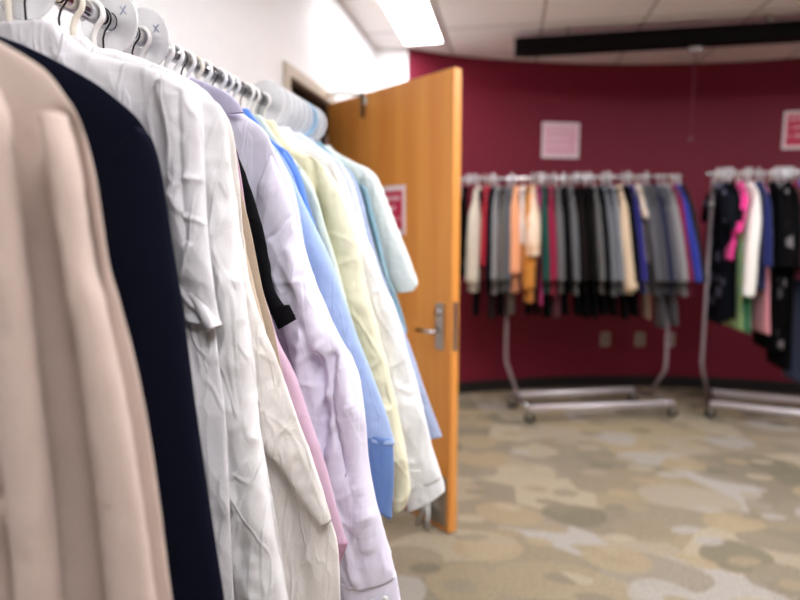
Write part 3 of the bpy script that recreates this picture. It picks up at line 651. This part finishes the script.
for k, (sc, rad, ofs) in enumerate([(2.2, 9, 0), (1.7, .46, 3.3), (2.3, .36, 7.7), (3.3, .24, 12.1)]):
    mp = N(nt, 'ShaderNodeMapping'); mp.inputs['Location'].default_value = (ofs, ofs*.7, 0); mp.inputs['Rotation'].default_value = (0, 0, ofs); mp.inputs['Scale'].default_value = (1, 1.25+.6*(k % 2), 1)
    L(nt, mxv.outputs[2], mp.inputs[0])
    vo = N(nt, 'ShaderNodeTexVoronoi', voronoi_dimensions='2D', i_Scale=sc); L(nt, mp.outputs[0], vo.inputs['Vector'])
    sep = N(nt, 'ShaderNodeSeparateColor'); L(nt, vo.outputs['Color'], sep.inputs[0])
    c = ramp(pal[k:]+pal[:k], sep.outputs[0])
    # every patch is combed its own way
    rot = N(nt, 'ShaderNodeVectorRotate', rotation_type='Z_AXIS'); L(nt, co.outputs['Object'], rot.inputs['Vector'])
    an = N(nt, 'ShaderNodeMath', operation='MULTIPLY'); an.inputs[1].default_value = 6.28; L(nt, sep.outputs[1], an.inputs[0]); L(nt, an.outputs[0], rot.inputs['Angle'])
    w = N(nt, 'ShaderNodeTexWave', i_Scale=20., i_Distortion=1.5, i_Detail=2.); L(nt, rot.outputs[0], w.inputs['Vector'])
    mm = N(nt, 'ShaderNodeMix', data_type='RGBA', blend_type='MULTIPLY'); mm.inputs[0].default_value = .5
    L(nt, c, mm.inputs[6]); g = N(nt, 'ShaderNodeMapRange'); g.inputs['To Min'].default_value = .45; L(nt, w.outputs['Fac'], g.inputs['Value']); L(nt, g.outputs[0], mm.inputs[7])
    if last is None: last = mm.outputs[2]
    else:
        st = N(nt, 'ShaderNodeMapRange'); st.inputs['From Min'].default_value = rad; st.inputs['From Max'].default_value = rad-.02; st.inputs['To Max'].default_value = .82
        L(nt, vo.outputs['Distance'], st.inputs['Value'])
        m3 = N(nt, 'ShaderNodeMix', data_type='RGBA'); L(nt, st.outputs[0], m3.inputs[0]); L(nt, last, m3.inputs[6]); L(nt, mm.outputs[2], m3.inputs[7]); last = m3.outputs[2]
sp = N(nt, 'ShaderNodeTexNoise', i_Scale=110., i_Detail=3.); L(nt, co.outputs['Object'], sp.inputs['Vector'])
g = N(nt, 'ShaderNodeMapRange'); g.inputs['From Min'].default_value = .3; g.inputs['From Max'].default_value = .7; g.inputs['To Min'].default_value = .5; g.inputs['To Max'].default_value = 1.35; L(nt, sp.outputs['Fac'], g.inputs['Value'])
mm = N(nt, 'ShaderNodeMix', data_type='RGBA', blend_type='MULTIPLY'); mm.inputs[0].default_value = .8; L(nt, last, mm.inputs[6]); L(nt, g.outputs[0], mm.inputs[7])
L(nt, mm.outputs[2], b.inputs['Base Color'])
bp = N(nt, 'ShaderNodeBump', i_Strength=.5, i_Distance=.004); L(nt, sp.outputs['Fac'], bp.inputs['Height']); L(nt, bp.outputs[0], b.inputs['Normal'])
carpet = m
struct(box('floor', -3.2, 5.2, -3.2, 6.4, -.08, 0, carpet))
# ceiling of square tiles
m, nt, b = base_mat('ceiling_tile'); b.inputs['Roughness'].default_value = .9
co = N(nt, 'ShaderNodeTexCoord'); sx = N(nt, 'ShaderNodeSeparateXYZ'); L(nt, co.outputs['Object'], sx.inputs[0])
fac = None
for ax, off in (('X', .175), ('Y', .35)):
    a = N(nt, 'ShaderNodeMath', operation='SUBTRACT'); a.inputs[1].default_value = off-65.5; L(nt, sx.outputs[ax], a.inputs[0])
    q = N(nt, 'ShaderNodeMath', operation='MODULO'); q.inputs[1].default_value = .655; L(nt, a.outputs[0], q.inputs[0])
    c = N(nt, 'ShaderNodeMath', operation='LESS_THAN'); c.inputs[1].default_value = .016; L(nt, q.outputs[0], c.inputs[0])
    if fac is None: fac = c.outputs[0]
    else:
        mx_ = N(nt, 'ShaderNodeMath', operation='MAXIMUM'); L(nt, fac, mx_.inputs[0]); L(nt, c.outputs[0], mx_.inputs[1]); fac = mx_.outputs[0]
mx = N(nt, 'ShaderNodeMix', data_type='RGBA'); mx.inputs[6].default_value = lin((246, 242, 240)); mx.inputs[7].default_value = lin((172, 160, 156)); L(nt, fac, mx.inputs[0])
L(nt, mx.outputs[2], b.inputs['Base Color'])
n_ = N(nt, 'ShaderNodeTexNoise', i_Scale=60., i_Detail=4.); L(nt, co.outputs['Object'], n_.inputs['Vector']); bp = N(nt, 'ShaderNodeBump', i_Strength=.25, i_Distance=.01); L(nt, n_.outputs['Fac'], bp.inputs['Height']); L(nt, bp.outputs[0], b.inputs['Normal'])
struct(box('ceiling', -3.2, 5.2, -3.2, 6.4, CZ, CZ+.08, m))
white_wall = plain('white_wall_paint', (240, 240, 240), .75, bump=.06, bscale=160)
crimson = plain('crimson_wall_paint', (116, 13, 42), .6, bump=.06, bscale=160, spec=.4)
unlit_wall = plain('unlit_corridor', (34, 25, 21), .8)  # darkness of the unlit room is put into this wall colour
black_base = plain('black_vinyl', (18, 15, 17), .5)
casing_m = plain('taupe_casing_paint', (196, 182, 164), .5)
# left wall with its doorway
WX = -1.03; DY0, DY1, DH = 2.745, 3.42, 2.10
bm = bmesh.new(); addbox(bm, WX-.14, WX, -3.2, DY0, 0, CZ); addbox(bm, WX-.14, WX, DY1, 4.61, 0, CZ); addbox(bm, WX-.14, WX, DY0, DY1, DH, CZ)
struct(frombm('wall_left', bm, white_wall))
def prism(name, pts, z0, z1, mat, parent=None, bevel=0):
    bm = bmesh.new(); a = [bm.verts.new((x, y, z0)) for x, y in pts]; c = [bm.verts.new((x, y, z1)) for x, y in pts]
    bm.faces.new(a[::-1]); bm.faces.new(c)
    for i in range(len(pts)): bm.faces.new((a[i], a[(i+1) % len(pts)], c[(i+1) % len(pts)], c[i]))
    return frombm(name, bm, mat, parent, False, bevel)
struct(prism('wall_end', [(-1.17, 4.61), (-1.03, 4.61), (-.79, 4.68), (-.79, 4.82), (-1.17, 4.82)], 0, CZ, white_wall))
arc = crom([(-.79, 4.68), (-.42, 4.96), (.10, 5.20), (.68, 5.40), (1.40, 5.52), (2.2, 5.50), (3.1, 5.28), (4.1, 4.75), (5.1, 3.9)], 70)
def wallstrip(name, arc, t0, t1, z0, z1, mat):
    d = np.gradient(arc, axis=0); d /= np.linalg.norm(d, axis=1, keepdims=True); nrm = np.stack([-d[:, 1], d[:, 0]], 1)
    bm = bmesh.new(); rows = []
    for p, n in zip(arc, nrm):
        a = p+n*t0; c = p+n*t1; rows.append([bm.verts.new((q[0], q[1], z)) for q, z in ((a, z0), (c, z0), (c, z1), (a, z1))])
    for r0, r1 in zip(rows[:-1], rows[1:]):
        for k in range(4): bm.faces.new((r0[k], r0[(k+1) % 4], r1[(k+1) % 4], r1[k]))
    bm.faces.new(rows[0]); bm.faces.new(rows[-1][::-1])
    return struct(frombm(name, bm, mat, None, False))
wallstrip('wall_back', arc, 0, .14, 0, CZ, crimson)
wallstrip('baseboard_back', arc, -.012, 0, 0, .10, black_base)
struct(box('wall_right', 5.06, 5.2, -3.2, 4.0, 0, CZ, crimson))
struct(box('wall_front', WX, 5.2, -3.2, -3.06, 0, CZ, white_wall))
bm = bmesh.new(); addbox(bm, WX, WX+.012, -3.06, DY0-.06, 0, .1); addbox(bm, WX, WX+.012, DY1+.06, 4.60, 0, .1)
struct(frombm('baseboard_left', bm, black_base))
# doorway casing
bm = bmesh.new(); addbox(bm, WX, WX+.018, DY0-.055, DY0, 0, DH+.055); addbox(bm, WX, WX+.018, DY1, DY1+.055, 0, DH+.055); addbox(bm, WX, WX+.018, DY0, DY1, DH, DH+.055)
struct(frombm('trim_1', bm, casing_m, None, False, .003))
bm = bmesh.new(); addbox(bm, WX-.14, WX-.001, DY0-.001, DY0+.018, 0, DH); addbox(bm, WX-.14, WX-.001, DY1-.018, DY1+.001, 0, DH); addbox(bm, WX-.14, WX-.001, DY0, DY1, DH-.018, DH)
struct(frombm('trim_2', bm, plain('shaded_jamb', (74, 56, 48), .5), None, False, .003))  # jamb lining coloured dark brown to stand for the shadow inside the doorway
# the dim room beyond
bm = bmesh.new(); addbox(bm, -3.2, -3.1, 1.2, 5.6, 0, CZ); addbox(bm, -3.1, WX-.14, 1.1, 1.2, 0, CZ); addbox(bm, -3.1, WX-.14, 5.6, 5.7, 0, CZ)
struct(frombm('wall_beyond', bm, unlit_wall))
dark_wood = plain('dark_wood', (58, 42, 34), .5)
bk = empty('bookcase', (-2.9, 5.0, 0), label='dark wooden shelving glimpsed through the open doorway', cat='bookcase')
bm = bmesh.new(); addbox(bm, -.18, .18, -.75, -.72, 0, 2.3); addbox(bm, -.18, .18, .42, .45, 0, 2.3); addbox(bm, -.18, -.16, -.72, .42, 0, 2.3); frombm('case', bm, dark_wood, bk)
for z in (.1, .6, 1.1, 1.6, 2.05, 2.27): box('shelf', -.16, .18, -.72, .42, z, z+.03, dark_wood, bk)
pn = box('notice_panel', -3.1, -3.085, 3.9, 4.2, 1.7, 2.1, plain('grey_panel', (150, 140, 130), .6)); pn.name = 'poster'; tag(pn, 'taupe grey poster on the far wall seen through the doorway', 'poster')
# oak door, swung into the room
m, nt, b = base_mat('oak_veneer'); b.inputs['Roughness'].default_value = .38
co = N(nt, 'ShaderNodeTexCoord'); mp = N(nt, 'ShaderNodeMapping'); mp.inputs['Scale'].default_value = (9, 9, .5); L(nt, co.outputs['Object'], mp.inputs[0])
n1 = N(nt, 'ShaderNodeTexNoise', i_Scale=1.2, i_Detail=5., i_Distortion=.6); L(nt, mp.outputs[0], n1.inputs['Vector'])
mp2 = N(nt, 'ShaderNodeMapping'); mp2.inputs['Scale'].default_value = (160, 160, 4); L(nt, co.outputs['Object'], mp2.inputs[0])
n2 = N(nt, 'ShaderNodeTexNoise', i_Scale=1., i_Detail=3.); L(nt, mp2.outputs[0], n2.inputs['Vector'])
ad = N(nt, 'ShaderNodeMix', data_type='FLOAT'); ad.inputs[0].default_value = .35; L(nt, n1.outputs['Fac'], ad.inputs[2]); L(nt, n2.outputs['Fac'], ad.inputs[3])
r = N(nt, 'ShaderNodeValToRGB'); r.color_ramp.elements[0].position = .3; r.color_ramp.elements[0].color = lin((220, 138, 58)); r.color_ramp.elements[1].position = .7; r.color_ramp.elements[1].color = lin((240, 170, 88))
L(nt, ad.outputs[0], r.inputs[0]); L(nt, r.outputs[0], b.inputs['Base Color']); oak = m
hx, hy, fx, fy = -.995, 3.255, -.243, 2.60
dw = math.hypot(fx-hx, fy-hy); ang = math.atan2(fy-hy, fx-hx)
door = empty('door_1', (hx, hy, 0), (0, 0, ang)); struct(door)
DHH = 2.07
box('door_leaf', 0, dw, 0, .045, .012, DHH, oak, door, .0015)   # camera side is local y<=0
box('kick_plate', .02, dw-.02, -.003, 0, .03, .27, plain('kick_plate_steel', (176, 168, 160), .3, .9), door)
lp = box('lock_plate', dw-.095, dw-.045, -.012, 0, .86, 1.07, steel, door, .003)
bm = bmesh.new(); bmesh.ops.create_cone(bm, cap_ends=True, segments=20, radius1=.016, radius2=.014, depth=.012); bmesh.ops.rotate(bm, verts=bm.verts, matrix=__import__('mathutils').Matrix.Rotation(R(90), 3, 'X')); bmesh.ops.translate(bm, verts=bm.verts, vec=(dw-.07, -.018, 1.03))
frombm('lock_cylinder', bm, chrome, lp, True)
tube('lever', [(dw-.07, -.012, .945), (dw-.07, -.05, .945), (dw-.075, -.058, .945), (dw-.10, -.06, .945), (dw-.14, -.058, .943), (dw-.185, -.054, .94)], [.010, .010, .0105, .010, .009, .007], chrome, lp, 12)
box('edge_latch', dw, dw+.002, .010, .036, .86, 1.08, steel, door)
for z in (.3, 1.05, 1.85): tube('hinge', [(-.004, -.006, z-.055), (-.004, -.006, z+.055)], .007, steel, door, 10)
bm = bmesh.new(); addbox(bm, .345, .375, -.016, 0, DHH-.06, DHH-.02); frombm('closer_shoe', bm, steel, door, False, .003)
tube('closer_arm', [(.36, -.022, DHH-.01), (.18, -.03, DHH+.03), (-.05, .02, DHH+.06)], .007, steel, door, 8)
tube('closer_spindle', [(.36, -.022, DHH-.12), (.36, -.022, DHH)], .009, plain('closer_bronze', (92, 74, 60), .4, .6), door, 8)
ds = tube('door_stop', [(dw-.13, -.012, .14), (dw-.16, -.05, .02), (dw-.165, -.055, .004)], .009, steel, door, 8)
tube('door_stop', [(dw-.13, -.012, .14), (dw-.10, -.045, .02), (dw-.095, -.05, .004)], .009, steel, door, 8)
# notices: white border, crimson field, pale lettering too small to read
crimson_card = plain('crimson_card', (206, 38, 82), .5); pale_card = plain('pale_card', (244, 226, 230), .4); pale_ink = plain('pale_ink', (246, 214, 222), .5)
def notice(loc, rz, w, h, lines, label, cat='sign', tilt=0, laminate=False, field=None):
    e = empty('notice_sign', loc, (0, tilt, rz), label=label, cat=cat)
    box('sheet', -w/2, w/2, -.002, 0, -h/2, h/2, pale_card, e)
    bw = .022
    box('field', -w/2+bw, w/2-bw, -.003, -.002, -h/2+bw*1.2, h/2-bw*1.2, field or crimson_card, e)
    rnd = random.Random(int(w*1000+lines))
    for k in range(lines):
        bm = bmesh.new()
        z = h/2-.062-k*(h-.08)/(lines+.3); x = -w/2+.036; end = (w/2-.04)*(1 if k % 2 == 0 else .55)
        while x < end:
            ww = rnd.uniform(.006, .011); hh = rnd.choice((.016, .020, .024))
            if rnd.random() > .18: addbox(bm, x, min(x+ww, end), -.0036, -.003, z-.010, z-.010+hh)
            x += ww+.004
        frombm('text_line', bm, pale_ink, e)
    return e
def on_door(u, z): return (hx+math.cos(ang)*u-math.sin(ang)*-.002, hy+math.sin(ang)*u+math.cos(ang)*-.002, z)
su = .61*dw
notice(on_door(su-.025, 1.487), ang, .19, .235, 3, 'crimson notice with white border and pale writing taped on the wooden door')
def on_arc(x, off=-.006):
    i = int(np.argmin(abs(arc[:, 0]-x))); d = arc[min(i+1, 69)]-arc[i-1]; d /= np.linalg.norm(d); n = np.array([-d[1], d[0]]); xx = x
    y = np.interp(x, arc[:, 0], arc[:, 1]); return (x+n[0]*off, y+n[1]*off), math.atan2(d[1], d[0])
(px_, py_), a_ = on_arc(.40)
notice((px_, py_, 2.125), a_, .33, .29, 3, 'pale pink and white notice on the crimson wall above the jacket rack', field=plain('rose_card', (232, 176, 194), .5))
(px_, py_), a_ = on_arc(2.35)
notice((px_, py_, 2.185), a_, .36, .30, 3, 'crimson notice with white border above the dress rack, cut by the right edge')
# wall sockets
beige_pl = plain('beige_socket_plastic', (176, 160, 150), .5)
for x, lab in ((.845, 'socket plate low on the crimson wall, leftmost of three'), (1.145, 'socket plate low on the crimson wall, middle of three'), (1.40, 'socket plate low on the crimson wall, behind the right rack post')):
    (qx, qy), a_ = on_arc(x, -.001)
    e = empty('wall_socket', (qx, qy, .425), (0, 0, a_), label=lab, cat='socket')
    box('plate', -.042, .042, -.007, 0, -.062, .062, beige_pl, e, .003)
    for z in (-.022, .022): box('outlet', -.017, .017, -.010, -.007, z-.014, z+.014, plain('dark_outlet', (96, 84, 78), .5), e)
# projector screen case with pull cord
bl = plain('black_case_metal', (13, 9, 10), .8, spec=.1)
sc = empty('projection_screen', (0, 0, 0), label='long black roll-up projection screen case hanging below the ceiling', cat='projection screen')
x0, y0, x1, y1 = .01, 4.44, 3.2, 4.36; a_ = math.atan2(y1-y0, x1-x0); sc.location = (x0, y0, 2.60); sc.rotation_euler = (0, 0, a_); ln = math.hypot(x1-x0, y1-y0)
bm = bmesh.new(); prof = [(-.05, .0), (-.035, -.012), (.035, -.012), (.05, 0), (.055, .05), (.05, .10), (-.05, .10), (-.055, .05)]
a = [bm.verts.new((0, y, z)) for y, z in prof]; c = [bm.verts.new((ln, y, z)) for y, z in prof]
bm.faces.new(a); bm.faces.new(c[::-1])
for k in range(8): bm.faces.new((a[k], c[k], c[(k+1) % 8], a[(k+1) % 8]))
frombm('screen_case', bm, bl, sc, False, .004)
box('end_cap', -.012, 0, -.058, .058, -.015, .103, plain('grey_cap', (150, 140, 142), .4), sc, .004); box('end_cap', ln, ln+.012, -.058, .058, -.015, .103, plain('grey_cap', (150, 140, 142), .4), sc, .004)
for u in (.35, 1.6, 2.9): box('ceiling_bracket', u-.015, u+.015, -.02, .02, .10, .15, steel, sc)
box('pull_bar', .06, ln-.06, -.012, .012, -.022, -.012, bl, sc)
cd_ = tube('pull_cord', [(1.17, 0, -.022), (1.17, 0, -.60)], .0035, plain('grey_cord', (84, 26, 44), .7), sc, 6)
box('pull_tab', 1.13, 1.21, -.015, .015, -.045, -.018, plain('grey_cap', (150, 140, 142), .4), sc, .004)
bm = bmesh.new(); bmesh.ops.create_uvsphere(bm, u_segments=12, v_segments=8, radius=.016); bmesh.ops.translate(bm, verts=bm.verts, vec=(1.17, 0, -.61)); frombm('cord_knob', bm, plain('cord_knob_plastic', (96, 50, 62), .5), cd_, True)
# ceiling light panels
lamp_m = bpy.data.materials.new('light_diffuser'); lamp_m.use_nodes = True; nt = lamp_m.node_tree; nt.nodes.clear()
em = nt.nodes.new('ShaderNodeEmission'); em.inputs[0].default_value = (.98, .97, 1, 1); em.inputs[1].default_value = 13; ou = nt.nodes.new('ShaderNodeOutputMaterial'); nt.links.new(em.outputs[0], ou.inputs[0])
# faint prismatic texture of the acrylic
tc = nt.nodes.new('ShaderNodeTexCoord'); ck = nt.nodes.new('ShaderNodeTexNoise'); ck.inputs['Scale'].default_value = 40; nt.links.new(tc.outputs['Object'], ck.inputs['Vector'])
mr = nt.nodes.new('ShaderNodeMapRange'); mr.inputs['To Min'].default_value = 11; mr.inputs['To Max'].default_value = 15; nt.links.new(ck.outputs['Fac'], mr.inputs['Value']); nt.links.new(mr.outputs[0], em.inputs[1])
frame_m = plain('white_light_frame', (232, 230, 228), .4)
for i, (x, y, w, h, lab) in enumerate([(-.65, 3.93, .27, 1.22, 'long fluorescent ceiling light above the open door'), (.55, 1.5, .6, 1.22, 'fluorescent ceiling light over the near rail'), (.55, -.4, .6, 1.22, 'fluorescent ceiling light above and behind the camera'),
        (1.5, 2.8, .6, 1.22, 'fluorescent ceiling light before the jacket rack'), (3.2, 2.5, .6, 1.22, 'fluorescent ceiling light before the dress rack')]):
    e = empty('ceiling_light', (x, y, CZ), label=lab, cat='ceiling light')
    bm = bmesh.new(); t = .014
    addbox(bm, -w/2-t, -w/2, -h/2-t, h/2+t, -.014, 0); addbox(bm, w/2, w/2+t, -h/2-t, h/2+t, -.014, 0); addbox(bm, -w/2, w/2, -h/2-t, -h/2, -.014, 0); addbox(bm, -w/2, w/2, h/2, h/2+t, -.014, 0)
    frombm('frame', bm, frame_m, e)
    box('diffuser', -w/2, w/2, -h/2, h/2, -.008, -.002, lamp_m, e)
# ------------------------------------------------------------------ world and view
w = bpy.data.worlds.new('world'); bpy.context.scene.world = w; w.use_nodes = True
w.node_tree.nodes['Background'].inputs[0].default_value = (.9, .92, 1, 1); w.node_tree.nodes['Background'].inputs[1].default_value = .3
vs_ = bpy.context.scene.view_settings; vs_.view_transform = 'Standard'; vs_.look = 'None'; vs_.gamma = 1; vs_.use_curve_mapping = False; vs_.exposure = .72
